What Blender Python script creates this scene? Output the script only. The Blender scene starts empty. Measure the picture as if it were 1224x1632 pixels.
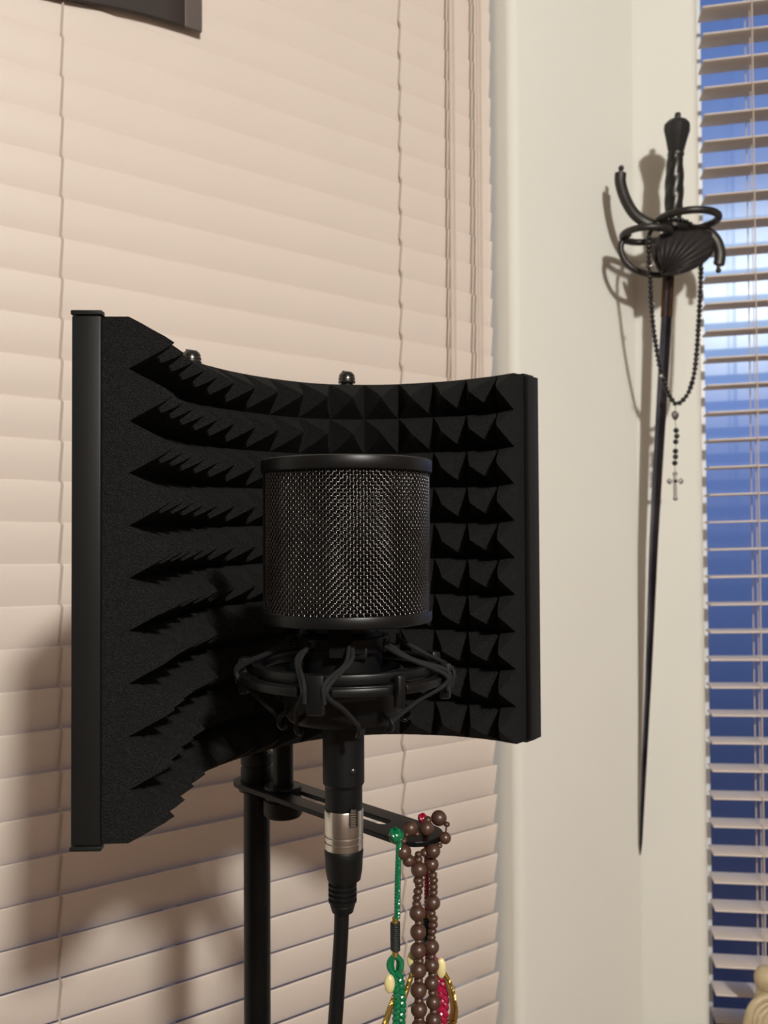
import bpy, bmesh, math, random
from mathutils import Vector, Matrix
random.seed(7)
SC = bpy.context.scene
COL = SC.collection
PI = math.pi

# ---------------------------------------------------------------- camera
F = 1400.0                       # focal length in pixels of the 1224x1632 frame
PITCH = math.radians(1.23)
ROLL = math.radians(0.3)
right = Vector((math.cos(ROLL), 0, -math.sin(ROLL)))
right = Vector((1, 0, 0))
fwd = Vector((0, math.cos(PITCH), math.sin(PITCH)))
up = right.cross(fwd)
Rm = Matrix.Rotation(ROLL, 3, fwd)      # clockwise roll seen from behind
right = Rm @ right
up = Rm @ up
cam_d = bpy.data.cameras.new('camera')
cam = bpy.data.objects.new('camera', cam_d)
COL.objects.link(cam)
M3 = Matrix((right, up, -fwd)).transposed()
cam.matrix_world = M3.to_4x4()
cam_d.sensor_fit = 'VERTICAL'
cam_d.sensor_height = 36.0
cam_d.lens = F / 1632 * 36.0
cam_d.clip_start = 0.01
cam_d.dof.use_dof = True
cam_d.dof.focus_distance = 0.53
cam_d.dof.aperture_fstop = 13.0
SC.camera = cam


def ray(px, py):
    return right * ((px - 612) / F) + up * ((816 - py) / F) + fwd


def U(px, py, D):
    """point of the place seen at that pixel, at world distance D along +Y"""
    r = ray(px, py)
    return r * (D / r.y)


def UZ(px, py, Z):
    r = ray(px, py)
    return r * (Z / r.z)


# ---------------------------------------------------------------- exposure, world, lamp
SC.view_settings.view_transform = 'Standard'
SC.view_settings.look = 'None'
SC.view_settings.gamma = 1.0
SC.view_settings.use_curve_mapping = False
SC.view_settings.exposure = 0.0


def lin(c):
    c = c / 255.0
    return c / 12.92 if c <= 0.04045 else ((c + 0.055) / 1.055) ** 2.4


def rgb(r, g, b):
    return (lin(r), lin(g), lin(b), 1.0)


w = bpy.data.worlds.new('dusk_sky')
SC.world = w
w.use_nodes = True
nt = w.node_tree
nt.nodes.clear()
tc = nt.nodes.new('ShaderNodeTexCoord')
sep = nt.nodes.new('ShaderNodeSeparateXYZ')
mr = nt.nodes.new('ShaderNodeMapRange')
mr.inputs['From Min'].default_value = -1
mr.inputs['From Max'].default_value = 1
ramp = nt.nodes.new('ShaderNodeValToRGB')
stops = [(-.6, (24, 28, 48)), (-.36, (40, 46, 76)), (-.2, (56, 70, 112)), (-.06, (76, 96, 150)), (0.06, (98, 122, 184)),
         (.13, (118, 145, 208)), (.175, (140, 167, 220)), (.23, (188, 210, 245)), (.30, (178, 201, 240)), (.345, (115, 142, 204)),
         (.44, (100, 128, 192)), (.52, (84, 110, 172)), (.545, (38, 66, 126)), (.8, (30, 52, 105))]
cr = ramp.color_ramp
for i, (z, c) in enumerate(stops):
    p = (z + 1) / 2
    e = cr.elements[i] if i < 2 else cr.elements.new(p)
    e.position = p
    e.color = rgb(*c)
bg = nt.nodes.new('ShaderNodeBackground')
bg.inputs['Strength'].default_value = 1.0
wo = nt.nodes.new('ShaderNodeOutputWorld')
nt.links.new(tc.outputs['Generated'], sep.inputs[0])
nt.links.new(sep.outputs['Z'], mr.inputs['Value'])
nt.links.new(mr.outputs[0], ramp.inputs[0])
nt.links.new(ramp.outputs[0], bg.inputs[0])
nt.links.new(bg.outputs[0], wo.inputs[0])

lamp_d = bpy.data.lights.new('ceiling_lamp', 'POINT')
lamp = bpy.data.objects.new('ceiling_lamp', lamp_d)
COL.objects.link(lamp)
lamp.location = (0.83, -1.60, 1.18)
lamp_d.energy = 267
lamp_d.color = (1.0, 0.985, 0.93)
lamp_d.shadow_soft_size = 0.085

# ---------------------------------------------------------------- materials


def mat(name, col, rough=0.6, metal=0.0, spec=0.5, noise=0.0, nscale=40, bump=0.0, bscale=200, col2=None, stretch=None, coat=0.0):
    m = bpy.data.materials.new(name)
    m.use_nodes = True
    n = m.node_tree
    b = n.nodes['Principled BSDF']
    b.inputs['Roughness'].default_value = rough
    b.inputs['Metallic'].default_value = metal
    b.inputs['Specular IOR Level'].default_value = spec
    if coat:
        b.inputs['Coat Weight'].default_value = coat
        b.inputs['Coat Roughness'].default_value = 0.12
    c = (col[0], col[1], col[2], 1)
    co = n.nodes.new('ShaderNodeTexCoord')
    mp = n.nodes.new('ShaderNodeMapping')
    n.links.new(co.outputs['Object'], mp.inputs[0])
    if stretch:
        mp.inputs['Scale'].default_value = stretch
    nz = n.nodes.new('ShaderNodeTexNoise')
    nz.inputs['Scale'].default_value = nscale
    nz.inputs['Detail'].default_value = 4
    n.links.new(mp.outputs[0], nz.inputs['Vector'])
    rp = n.nodes.new('ShaderNodeValToRGB')
    rp.color_ramp.elements[0].position = 0.3
    rp.color_ramp.elements[1].position = 0.7
    if col2 is None:
        k = 1 - noise
        rp.color_ramp.elements[0].color = (c[0] * k, c[1] * k, c[2] * k, 1)
        rp.color_ramp.elements[1].color = c
    else:
        rp.color_ramp.elements[0].color = (col2[0], col2[1], col2[2], 1)
        rp.color_ramp.elements[1].color = c
    n.links.new(nz.outputs[0], rp.inputs[0])
    n.links.new(rp.outputs[0], b.inputs['Base Color'])
    if bump:
        n2 = n.nodes.new('ShaderNodeTexNoise')
        n2.inputs['Scale'].default_value = bscale
        n2.inputs['Detail'].default_value = 3
        n.links.new(mp.outputs[0], n2.inputs['Vector'])
        bp = n.nodes.new('ShaderNodeBump')
        bp.inputs['Strength'].default_value = bump
        bp.inputs['Distance'].default_value = 0.002
        n.links.new(n2.outputs[0], bp.inputs['Height'])
        n.links.new(bp.outputs[0], b.inputs['Normal'])
    return m


def glass_mat():
    m = bpy.data.materials.new('window_glass')
    m.use_nodes = True
    n = m.node_tree
    n.nodes.clear()
    t = n.nodes.new('ShaderNodeBsdfTransparent')
    t.inputs[0].default_value = (0.93, 0.96, 0.97, 1)
    g = n.nodes.new('ShaderNodeBsdfGlossy')
    g.inputs['Roughness'].default_value = 0.28
    fr = n.nodes.new('ShaderNodeFresnel')
    fr.inputs[0].default_value = 1.3
    mx = n.nodes.new('ShaderNodeMixShader')
    o = n.nodes.new('ShaderNodeOutputMaterial')
    n.links.new(fr.outputs[0], mx.inputs[0])
    n.links.new(t.outputs[0], mx.inputs[1])
    n.links.new(g.outputs[0], mx.inputs[2])
    n.links.new(mx.outputs[0], o.inputs[0])
    return m


M = {}
M['wall'] = mat('cream_wall_paint', (.80, .785, .715), .75, noise=.03, nscale=3, bump=.06, bscale=60)
M['room'] = mat('room_paint', (.165, .120, .098), .8, noise=.04, nscale=3)
M['carpet'] = mat('beige_carpet', (.17, .13, .10), .95, noise=.3, nscale=300)
M['ceiling'] = mat('ceiling_paint', (.32, .27, .235), .9, noise=.03)
M['slat'] = mat('blind_slat_paint', (.735, .640, .566), .46, noise=.02, nscale=8, spec=.65)
M['cord'] = mat('blind_cord', (.66, .55, .47), .8, noise=.1, nscale=400)
M['ladder'] = mat('ladder_cord', (.52, .43, .37), .85, noise=.1, nscale=400)
M['vinyl'] = mat('white_vinyl', (.74, .75, .76), .4, noise=.02)
M['glass'] = glass_mat()
M['foam'] = mat('black_foam', (.0185, .0185, .0185), .95, noise=.75, nscale=1100, bump=1.0, bscale=1300, spec=.15)
M['rail'] = mat('satin_black_rail', (.0095, .0095, .0094), .46, spec=.2, noise=.06, nscale=30)
M['plate'] = mat('black_coated_metal', (.003, .003, .003), .38, spec=.18, noise=.06, nscale=30)
M['bolt'] = mat('dark_bolt_steel', (.10, .095, .085), .28, metal=.9, noise=.1)
M['plastic'] = mat('black_plastic', (.0045, .0045, .0047), .38, spec=.27, noise=.08, nscale=60)
M['matte'] = mat('black_matte_shell', (.004, .004, .0042), .5, spec=.22, noise=.1, nscale=60)
M['rubber'] = mat('black_rubber', (.004, .004, .004), .5, spec=.22, noise=.1, nscale=100)
M['cloth'] = mat('black_screen_fabric', (.006, .006, .006), .9, spec=.1, noise=.2, nscale=500)
M['elastic'] = mat('black_elastic_cord', (.016, .016, .016), .8, noise=.4, nscale=1500, spec=.2)
M['wire'] = mat('woven_wire', (.095, .09, .086), .22, metal=1.0, noise=.15, nscale=60)
M['nickel'] = mat('brushed_nickel', (.60, .56, .50), .27, metal=1.0, noise=.06, nscale=60, stretch=(1, 1, 12))
M['bead'] = mat('brown_wood_bead', (.085, .038, .023), .40, noise=.0, nscale=160, col2=(.038, .017, .012), stretch=(1, 1, 5), spec=.5, coat=.12)
M['green'] = mat('green_silk_cord', (.003, .17, .065), .27, noise=.45, nscale=700, spec=.6)
M['red'] = mat('crimson_silk_cord', (.38, .006, .05), .28, noise=.4, nscale=700, spec=.6)
M['gold'] = mat('gold_thread', (.58, .40, .11), .30, metal=.85, noise=.35, nscale=600)
M['cream'] = mat('cream_gold_ribbon', (.72, .62, .30), .34, noise=.15, nscale=200, spec=.6)
M['wrap'] = mat('black_thread_wrap', (.012, .016, .013), .55, noise=.5, nscale=700, spec=.5)
M['iron'] = mat('dark_grey_iron', (.060, .056, .051), .44, metal=.75, noise=.25, nscale=60)
M['shell'] = mat('dark_brown_shell_steel', (.030, .024, .024), .6, metal=.25, noise=.25, nscale=60)
M['grip'] = mat('dark_wire_grip', (.055, .052, .047), .33, metal=.75, noise=.35, nscale=50)
M['pommel'] = mat('matte_dark_pommel', (.022, .021, .020), .5, metal=.3, noise=.2, nscale=60)
M['blade'] = mat('dark_blade_steel', (.15, .155, .20), .22, metal=1.0, noise=.0, nscale=14, col2=(.028, .029, .042), stretch=(1, 1, .6))
M['ricasso'] = mat('copper_ricasso', (.105, .055, .03), .4, metal=.8, noise=.4, nscale=60)
M['jet'] = mat('black_jet_bead', (.006, .006, .006), .16, spec=.6, noise=.1)
M['silver'] = mat('dull_silver', (.26, .245, .23), .4, metal=1.0, noise=.3, nscale=120)
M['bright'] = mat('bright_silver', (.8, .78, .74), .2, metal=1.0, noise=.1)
M['ivory'] = mat('ivory_resin', (.60, .50, .32), .4, noise=.2, nscale=60, spec=.5, col2=(.46, .36, .21))
M['panel'] = mat('dark_brown_panel', (.028, .018, .015), .6, noise=.1, nscale=20)
M['strip'] = mat('grey_brown_panel_edge', (.105, .082, .073), .5, noise=.05, nscale=20)
M['wood'] = mat('stained_wood', (.16, .09, .05), .5, noise=.3, nscale=20, stretch=(1, 8, 1))

# ---------------------------------------------------------------- mesh helpers


def quads(bm, rings, closed_u=True, closed_v=False):
    """rings: list of lists of BMVerts, joined in order"""
    n = len(rings)
    for i in range(n if closed_v else n - 1):
        a, b = rings[i], rings[(i + 1) % n]
        m = len(a)
        for j in range(m if closed_u else m - 1):
            k = (j + 1) % m
            try:
                bm.faces.new((a[j], a[k], b[k], b[j]))
            except ValueError:
                pass


def tube(bm, pts, rad, sides=10, closed=False, flat=None, cap=True):
    """rad: number or list; flat=(direction, factor) squashes the section along that direction"""
    pts = [Vector(p) for p in pts]
    n = len(pts)
    rads = rad if isinstance(rad, (list, tuple)) else [rad] * n
    tang = []
    for i in range(n):
        if closed:
            t = pts[(i + 1) % n] - pts[i - 1]
        else:
            t = pts[min(i + 1, n - 1)] - pts[max(i - 1, 0)]
        tang.append(t.normalized())
    ref = Vector((0, 0, 1)) if abs(tang[0].z) < .9 else Vector((1, 0, 0))
    nrm = (ref - tang[0] * ref.dot(tang[0])).normalized()
    rings = []
    for i in range(n):
        if i:
            nrm = (nrm - tang[i] * nrm.dot(tang[i]))
            if nrm.length < 1e-6:
                nrm = tang[i].orthogonal()
            nrm.normalize()
        bi = tang[i].cross(nrm)
        ring = []
        for k in range(sides):
            a = 2 * PI * k / sides
            d = (nrm * math.cos(a) + bi * math.sin(a)) * rads[i]
            if flat:
                fd = Vector(flat[0]).normalized()
                d = d - fd * d.dot(fd) * (1 - flat[1])
            ring.append(bm.verts.new(pts[i] + d))
        rings.append(ring)
    quads(bm, rings, True, closed)
    if not closed and cap:
        bm.faces.new(list(reversed(rings[0])))
        bm.faces.new(rings[-1])


def lathe(bm, prof, c=(0, 0, 0), axis=(0, 0, 1), seg=36, mod=None):
    """prof: (radius, height along axis)"""
    c = Vector(c)
    ax = Vector(axis).normalized()
    u = ax.orthogonal().normalized()
    if abs(ax.z) > .7:
        u = (Vector((1, 0, 0)) - ax * ax.x).normalized()
    v = ax.cross(u)
    rings = []
    for r, h in prof:
        ring = []
        for k in range(seg):
            a = 2 * PI * k / seg
            rr = r * (mod(a, h) if mod else 1)
            ring.append(bm.verts.new(c + ax * h + (u * math.cos(a) + v * math.sin(a)) * rr))
        rings.append(ring)
    quads(bm, rings)
    if prof[0][0] > 1e-6:
        bm.faces.new(list(reversed(rings[0])))
    if prof[-1][0] > 1e-6:
        bm.faces.new(rings[-1])
    bmesh.ops.remove_doubles(bm, verts=bm.verts, dist=1e-7)


def band(bm, r0, r1, z0, z1, c, a0=0, a1=2 * PI, seg=64):
    """a ring (or arc) of rectangular section around the vertical through c"""
    full = abs(a1 - a0 - 2 * PI) < 1e-6
    n = seg if full else seg + 1
    rings = []
    for i in range(n):
        a = a0 + (a1 - a0) * i / seg
        s, k = math.sin(a), -math.cos(a)      # angle 0 faces the camera, positive to the right
        rings.append([bm.verts.new((c[0] + s * r, c[1] + k * r, z)) for r, z in ((r0, z0), (r1, z0), (r1, z1), (r0, z1))])
    quads(bm, rings, True, full)
    if not full:
        bm.faces.new(rings[0])
        bm.faces.new(list(reversed(rings[-1])))


def box(bm, c, ax, half):
    """oriented box: centre, three axes, half sizes"""
    c = Vector(c)
    vs = []
    for sx, sy, sz in ((-1, -1, -1), (1, -1, -1), (1, 1, -1), (-1, 1, -1), (-1, -1, 1), (1, -1, 1), (1, 1, 1), (-1, 1, 1)):
        vs.append(bm.verts.new(c + Vector(ax[0]) * (sx * half[0]) + Vector(ax[1]) * (sy * half[1]) + Vector(ax[2]) * (sz * half[2])))
    for f in ((0, 3, 2, 1), (4, 5, 6, 7), (0, 1, 5, 4), (1, 2, 6, 5), (2, 3, 7, 6), (3, 0, 4, 7)):
        bm.faces.new([vs[i] for i in f])


XYZ = ((1, 0, 0), (0, 1, 0), (0, 0, 1))


def prism(bm, poly, z0, z1):
    a = [bm.verts.new((p[0], p[1], z0)) for p in poly]
    b = [bm.verts.new((p[0], p[1], z1)) for p in poly]
    quads(bm, [a, b])
    bm.faces.new(list(reversed(a)))
    bm.faces.new(b)


def ball(bm, c, r, scale=(1, 1, 1), seg=16):
    mtx = Matrix.Translation(Vector(c)) @ Matrix.Diagonal((r * scale[0], r * scale[1], r * scale[2], 1))
    bmesh.ops.create_uvsphere(bm, u_segments=seg, v_segments=max(8, seg * 2 // 3), radius=1, matrix=mtx)


def smooth(pts, n=8, closed=False):
    """Catmull-Rom through points (any dimension)"""
    P = [tuple(p) for p in pts]
    out = []
    m = len(P)
    rng = m if closed else m - 1
    for i in range(rng):
        p1, p2 = P[i], P[(i + 1) % m]
        p0 = P[i - 1] if (closed or i) else tuple(2 * a - b for a, b in zip(p1, p2))
        p3 = P[(i + 2) % m] if (closed or i + 2 < m) else tuple(2 * b - a for a, b in zip(p1, p2))
        for k in range(n):
            t = k / n
            out.append(tuple(.5 * (2 * b + (c - a) * t + (2 * a - 5 * b + 4 * c - d) * t * t + (3 * b - a - 3 * c + d) * t ** 3)
                             for a, b, c, d in zip(p0, p1, p2, p3)))
    if not closed:
        out.append(P[-1])
    return out


def resample(pts, n):
    """n+1 points evenly spaced by length"""
    P = [Vector(p) for p in pts]
    L = [0]
    for a, b in zip(P, P[1:]):
        L.append(L[-1] + (b - a).length)
    out = []
    j = 0
    for i in range(n + 1):
        s = L[-1] * i / n
        while j < len(P) - 2 and L[j + 1] < s:
            j += 1
        t = (s - L[j]) / max(1e-9, L[j + 1] - L[j])
        out.append(P[j].lerp(P[j + 1], min(1, max(0, t))))
    return out


def root_loc(p):
    while p.parent:
        p = p.parent
    return p.location


def obj(name, bm, m, parent=None, sm=True, bevel=0, angle=40):
    bmesh.ops.recalc_face_normals(bm, faces=bm.faces)
    if bevel:
        es = [e for e in bm.edges if len(e.link_faces) == 2 and e.calc_face_angle() > math.radians(35)]
        bmesh.ops.bevel(bm, geom=es, offset=bevel, segments=2, affect='EDGES', profile=.5)
    if parent:
        bmesh.ops.translate(bm, verts=bm.verts, vec=-Vector(root_loc(parent)))
    me = bpy.data.meshes.new(name)
    bm.to_mesh(me)
    bm.free()
    o = bpy.data.objects.new(name, me)
    COL.objects.link(o)
    me.materials.append(m)
    if sm:
        me.polygons.foreach_set('use_smooth', [True] * len(me.polygons))
        me.set_sharp_from_angle(angle=math.radians(angle))
    if parent:
        o.parent = parent
    return o


def tag(o, label, cat, group=None):
    o['label'] = label
    o['category'] = cat
    if group:
        o['group'] = group
    return o


def thing(name, label, cat, loc, group=None):
    o = bpy.data.objects.new(name, None)
    o.empty_display_size = .02
    COL.objects.link(o)
    o.location = loc
    return tag(o, label, cat, group)


def struct(name, bm, m, parent=None, sm=True):
    o = obj(name, bm, m, parent, sm=sm)
    if not parent:
        o['kind'] = 'structure'
    return o


def nb():
    return bmesh.new()


# ---------------------------------------------------------------- the room
FLOOR, CEIL = -1.35, 1.35
C = Vector((.451, 1.563, 0))                     # the inside corner between the two window walls
eL = Vector((-.8, -.6, 0)); nL = Vector((-.6, .8, 0))          # along the left wall, and outwards through it
eR = Vector((.9854, -.1702, 0)); nR = Vector((.1702, .9854, 0))
ZUP = Vector((0, 0, 1))


def PL(s, d, z=0.0):
    return C + eL * s + nL * d + ZUP * z


def PR(t, d, z=0.0):
    return C + eR * t + nR * d + ZUP * z


TH = .15
WT, WB = 1.06, -1.02                             # window opening top and bottom
SL0, SL1 = .305, 1.36                            # left opening along its wall
SR0, SR1 = .1135, 1.05                           # right opening along its wall
RB = .016


def pier(P, s0, s1, extra):
    poly = [P(0, 0)]
    for i in range(9):
        a = PI / 2 * i / 8
        poly.append(P(s0 - RB + RB * math.sin(a), RB - RB * math.cos(a)))
    poly += [P(s0, TH)] + extra
    return poly


bm = nb()
prism(bm, pier(PL, SL0, SL1, [PL(0, TH)]), FLOOR, CEIL)
LLEN = 3.2
prism(bm, [PL(SL1, 0), PL(LLEN, 0), PL(LLEN, TH), PL(SL1, TH)], FLOOR, CEIL)
for z0, z1 in ((FLOOR, WB), (WT, CEIL)):
    prism(bm, [PL(SL0, 0), PL(SL1, 0), PL(SL1, TH), PL(SL0, TH)], z0, z1)
struct('wall_left', bm, M['wall'])
bm = nb()
prism(bm, pier(PR, SR0, SR1, [PR(0, TH), PL(0, TH)]), FLOOR, CEIL)
RLEN = 2.2
prism(bm, [PR(SR1, 0), PR(RLEN, 0), PR(RLEN, TH), PR(SR1, TH)], FLOOR, CEIL)
for z0, z1 in ((FLOOR, WB), (WT, CEIL)):
    prism(bm, [PR(SR0, 0), PR(SR1, 0), PR(SR1, TH), PR(SR0, TH)], z0, z1)
struct('wall_right', bm, M['wall'])
A = PL(LLEN, 0); B = PR(RLEN, 0); YB = -2.8
bm = nb(); prism(bm, [(A.x, A.y), (A.x, YB), (A.x - .1, YB), (A.x - .1, A.y)], FLOOR, CEIL); struct('wall_side_left', bm, M['room'])
bm = nb(); prism(bm, [(B.x, B.y), (B.x, YB), (B.x + .1, YB), (B.x + .1, B.y)], FLOOR, CEIL); struct('wall_side_right', bm, M['room'])
bm = nb(); prism(bm, [(A.x, YB), (B.x, YB), (B.x, YB - .1), (A.x, YB - .1)], FLOOR, CEIL); struct('wall_back', bm, M['room'])
outline = [(A.x - .1, YB - .1), (B.x + .1, YB - .1), (B.x + .1, B.y + .1), (C.x + .3, C.y + .12), (C.x - .1, C.y + .12), (A.x - .1, A.y + .12)]
bm = nb(); prism(bm, outline, FLOOR - .1, FLOOR); struct('floor', bm, M['carpet'])
bm = nb(); prism(bm, outline, CEIL, CEIL + .1); struct('ceiling', bm, M['ceiling'])


def window(name, P, s0, s1, e, n, fw, bars):
    bm = nb()
    mid = P((s0 + s1) / 2, .118, (WT + WB) / 2)
    hs, hz = (s1 - s0) / 2, (WT - WB) / 2
    for sg in (-1, 1):
        box(bm, mid + e * sg * (hs - fw / 2), (e, n, ZUP), (fw / 2, .02, hz))
        box(bm, mid + ZUP * sg * (hz - fw / 2), (e, n, ZUP), (hs, .02, fw / 2))
    fr = struct(name, bm, M['vinyl'], sm=False)
    for s in bars:
        bm = nb(); box(bm, P(s, .118, (WT + WB) / 2), (e, n, ZUP), (.0055, .008, hz - fw / 2))
        obj('muntin', bm, M['vinyl'], fr, sm=False)
    bm = nb(); box(bm, mid, (e, n, ZUP), (hs - fw * .6, .002, hz - fw * .6))
    obj('pane', bm, M['glass'], fr, sm=False)


window('window_1', PL, SL0, SL1, eL, nL, .045, (.83,))
window('window_2', PR, SR0, SR1, eR, nR, .022, (.58, .82))

# ---------------------------------------------------------------- left blind (closed)
blind = thing('window_blind', 'closed pinkish beige slatted blind filling the left window behind the microphone', 'blind', PL((SL0 + SL1) / 2, .041, WT), 'slatted window blinds')
LP = .0465
zl, zr = U(0, 1587, .961), U(780, 1362, 1.402)
sl_slope = (zr.z - zl.z) / ((1.058 - .3227))     # the slats climb slightly towards the corner
z_ref = U(430, 1461, 1.163).z                    # a slat's top edge, at s = .722
S0, S1 = SL0 + .010, SL1 - .008
SMID = (S0 + S1) / 2


def slat_mesh(name, e, n, length, width, tilt, slope, m):
    """a slat centred on its own origin; tilt turns it about its long axis, its top edge towards the room"""
    bm = nb()
    wv = (ZUP * math.cos(tilt) - n * math.sin(tilt))
    tv = (n * math.cos(tilt) + ZUP * math.sin(tilt))
    ev = (e + ZUP * slope).normalized()
    prof = []
    hw, ht = width / 2, .0016
    for i in range(5):
        a = PI / 2 + PI * i / 4
        prof.append((-(hw - ht) + ht * math.cos(a), ht * math.sin(a)))
    for i in range(5):
        a = -PI / 2 + PI * i / 4
        prof.append(((hw - ht) + ht * math.cos(a), ht * math.sin(a)))
    rings = [[bm.verts.new(ev * x + wv * a + tv * b) for a, b in prof] for x in (-length / 2, length / 2)]
    quads(bm, rings)
    bm.faces.new(rings[0]); bm.faces.new(list(reversed(rings[1])))
    bmesh.ops.recalc_face_normals(bm, faces=bm.faces)
    me = bpy.data.meshes.new(name)
    bm.to_mesh(me); bm.free()
    me.materials.append(m)
    me.polygons.foreach_set('use_smooth', [True] * len(me.polygons))
    me.set_sharp_from_angle(angle=math.radians(50))
    return me


TILT = math.radians(13.5)
SW = .0505
me = slat_mesh('slat', eL, nL, S1 - S0, SW, 0.0, -sl_slope, M['slat'])
top_ref = z_ref + sl_slope * (.722 - SMID)       # top edge at the slat's middle
src = None


def tilt_at(z):
    """the slats close tighter towards the top"""
    f = min(1, max(0, (z + .45) / 1.0))
    return 11.8 - 6.6 * f


zs = []
for k in range(-40, 60):
    zt = top_ref + k * LP
    zc = zt - SW / 2 * math.cos(TILT)
    if WB + .06 < zc < WT - .075:
        zs.append(zc)
for i, zc in enumerate(zs):
    o = bpy.data.objects.new('slat', me) if src is None else src.copy()
    src = src or o
    COL.objects.link(o)
    o.parent = blind
    jit = random.uniform(-.0003, .0003)
    o.location = PL(SMID + random.uniform(-.0012, .0012), .041 + jit, zc) - Vector(blind.location)
    o.rotation_euler = Matrix.Rotation(-math.radians(tilt_at(zc)), 3, eL).to_euler()
bm = nb(); box(bm, PL(SMID, .041, WT - .022), (eL, nL, ZUP), ((S1 - S0) / 2, .024, .021)); obj('headrail', bm, M['slat'], blind, bevel=.002)
bm = nb(); box(bm, PL(SMID, .041, zs[0] - .045), (eL, nL, ZUP), ((S1 - S0) / 2, .022, .008)); obj('bottom_rail', bm, M['slat'], blind, bevel=.002)


def s_at(px, d):
    """position along the left wall of the vertical seen at column px"""
    q = (px - 612) / F
    a = C + nL * d
    return (a.x - q * a.y) / (.8 - q * .6)


for px in (98, 642):                             # ladder cords run down over every slat edge
    s = s_at(px, .036)
    pts = []
    for zc in reversed(zs):
        zt = zc + SW / 2 * math.cos(TILT)
        dt = SW / 2 * math.sin(math.radians(tilt_at(zc)))
        pts.append(PL(s, .0375 - dt, zt))
        pts.append(PL(s + .0006, .0375 - dt * .1, zt - .022))
        pts.append(PL(s + .0010, .0375 + dt * .45, zt - .040))
    bm = nb(); tube(bm, pts, .0014, 6); obj('ladder_cord', bm, M['ladder'], blind)
for px, d, zend in ((728, .018, U(728, 840, 1.35).z), (722, .0195, U(722, 900, 1.35).z), (766, .008, U(768, 800, 1.37).z), (771, .009, U(768, 820, 1.37).z)):
    s = s_at(px, d)
    bm = nb(); tube(bm, [PL(s, d + .02, WT - .03), PL(s, d, WT - .05)] + [PL(s, d, WT - .05 + (zend - WT + .05) * i / 6) for i in range(1, 7)], .0017, 8)
    obj('pull_cord', bm, M['cord'], blind)
    tb = nb(); lathe(tb, [(.002, 0), (.006, -.03), (.0055, -.036), (.003, -.038)], PL(s, d, zend + .002), seg=14)
    obj('cord_tassel', tb, M['slat'], blind)

# ---------------------------------------------------------------- right blind (open)
blind2 = thing('window_blind', 'open beige slatted blind in the right window with blue dusk light between slats', 'blind', PR((SR0 + SR1) / 2, .037, WT), 'slatted window blinds')
DR = 1.545
RP = 44.05 * DR / F
tn = SR0 + .0112
T1 = SR1 - .01
TM = (tn + T1) / 2
t_ref = .171                                     # where the reference heights were read
r_slope = .0235
z0r = U(1165, 5, DR).z
me = slat_mesh('slat', eR, nR, T1 - tn, .050, math.radians(-90.0), r_slope, M['slat'])
src = None
for k in range(-6, 60):
    z = z0r - k * RP + r_slope * (TM - t_ref)
    if z > WT - .07 or z < WB + .03:
        continue
    o = bpy.data.objects.new('slat', me) if src is None else src.copy()
    src = src or o
    COL.objects.link(o)
    o.parent = blind2
    o.location = PR(TM + random.uniform(-.001, .001), .037 + random.uniform(-.0008, .0008), z) - Vector(blind2.location)
bm = nb(); box(bm, PR(TM, .037, WT - .022), (eR, nR, ZUP), ((T1 - tn) / 2, .024, .021)); obj('headrail', bm, M['slat'], blind2, bevel=.002)
bm = nb(); box(bm, PR(TM, .037, WB + .014), (eR, nR, ZUP), ((T1 - tn) / 2, .024, .010)); obj('bottom_rail', bm, M['slat'], blind2, bevel=.002)


def t_at(px, d):
    q = (px - 612) / F
    a = C + nR * d
    return (q * a.y - a.x) / (.9854 + q * .1702)


for px, d in ((1210, .0105), (1210, .0635)):
    t = t_at(px, .0105) 
    bm = nb(); tube(bm, [PR(t, d, WT - .03), PR(t, d, WB + .02)], .0011, 6); obj('ladder_cord', bm, M['cord'], blind2)
t = t_at(1210, .0105) + .002
bm = nb(); tube(bm, [PR(t, .037, WT - .03), PR(t, .037, WB + .02)], .0009, 6); obj('lift_cord', bm, M['cord'], blind2)

# ---------------------------------------------------------------- acoustic shield
P_base = [(-.1358, .467), (-.1372, .530), (-.1285, .590), (-.100, .645), (-.056, .688), (-.006, .702), (.044, .694), (.0775, .678), (.0985, .661)]
NU, NV = 30, 20                                   # half steps of the pyramid grid, each end cut through the tips
fine = smooth(P_base, 24)
basec = resample([(p[0], p[1], 0) for p in fine], NU)
TOOTH, BT, PT = .0255, .014, .0145
nrm = []
for i in range(NU + 1):
    t = (basec[min(i + 1, NU)] - basec[max(i - 1, 0)]).normalized()
    nrm.append(Vector((t.y, -t.x, 0)))            # towards the inside of the curve
zTL, zBL = U(163, 505, .467).z, U(163, 1345, .467).z
zTR, zBR = U(835, 598, .672).z, U(835, 1180, .672).z


def zlim(x):
    f = (x + .145) / (.1075 + .145)
    return zBL + (zBR - zBL) * f, zTL + (zTR - zTL) * f


shield = thing('isolation_shield', 'curved black acoustic shield with pyramid foam standing behind the microphone', 'acoustic shield', (-.056, .73, zBL))
bm = nb()
SUB = 4
front, back = [], []
# the curve is sampled finely; height over the base is piecewise linear inside each pyramid face
finec = resample([(p[0], p[1], 0) for p in fine], NU * SUB)
NF = NU * SUB
nf = []
for i in range(NF + 1):
    t = (finec[min(i + 1, NF)] - finec[max(i - 1, 0)]).normalized()
    nf.append(Vector((t.y, -t.x, 0)))


def height(iu, iv):
    a = iu / SUB + 1          # first column line runs through the tips
    b = iv / SUB
    fa = abs((a % 2) - 1)
    fb = abs((b % 2) - 1)
    h = 1 - max(fa, fb)
    h = max(0.0, h)
    return TOOTH * (h if h < .93 else .93 + (h - .93) * .4)


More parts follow.
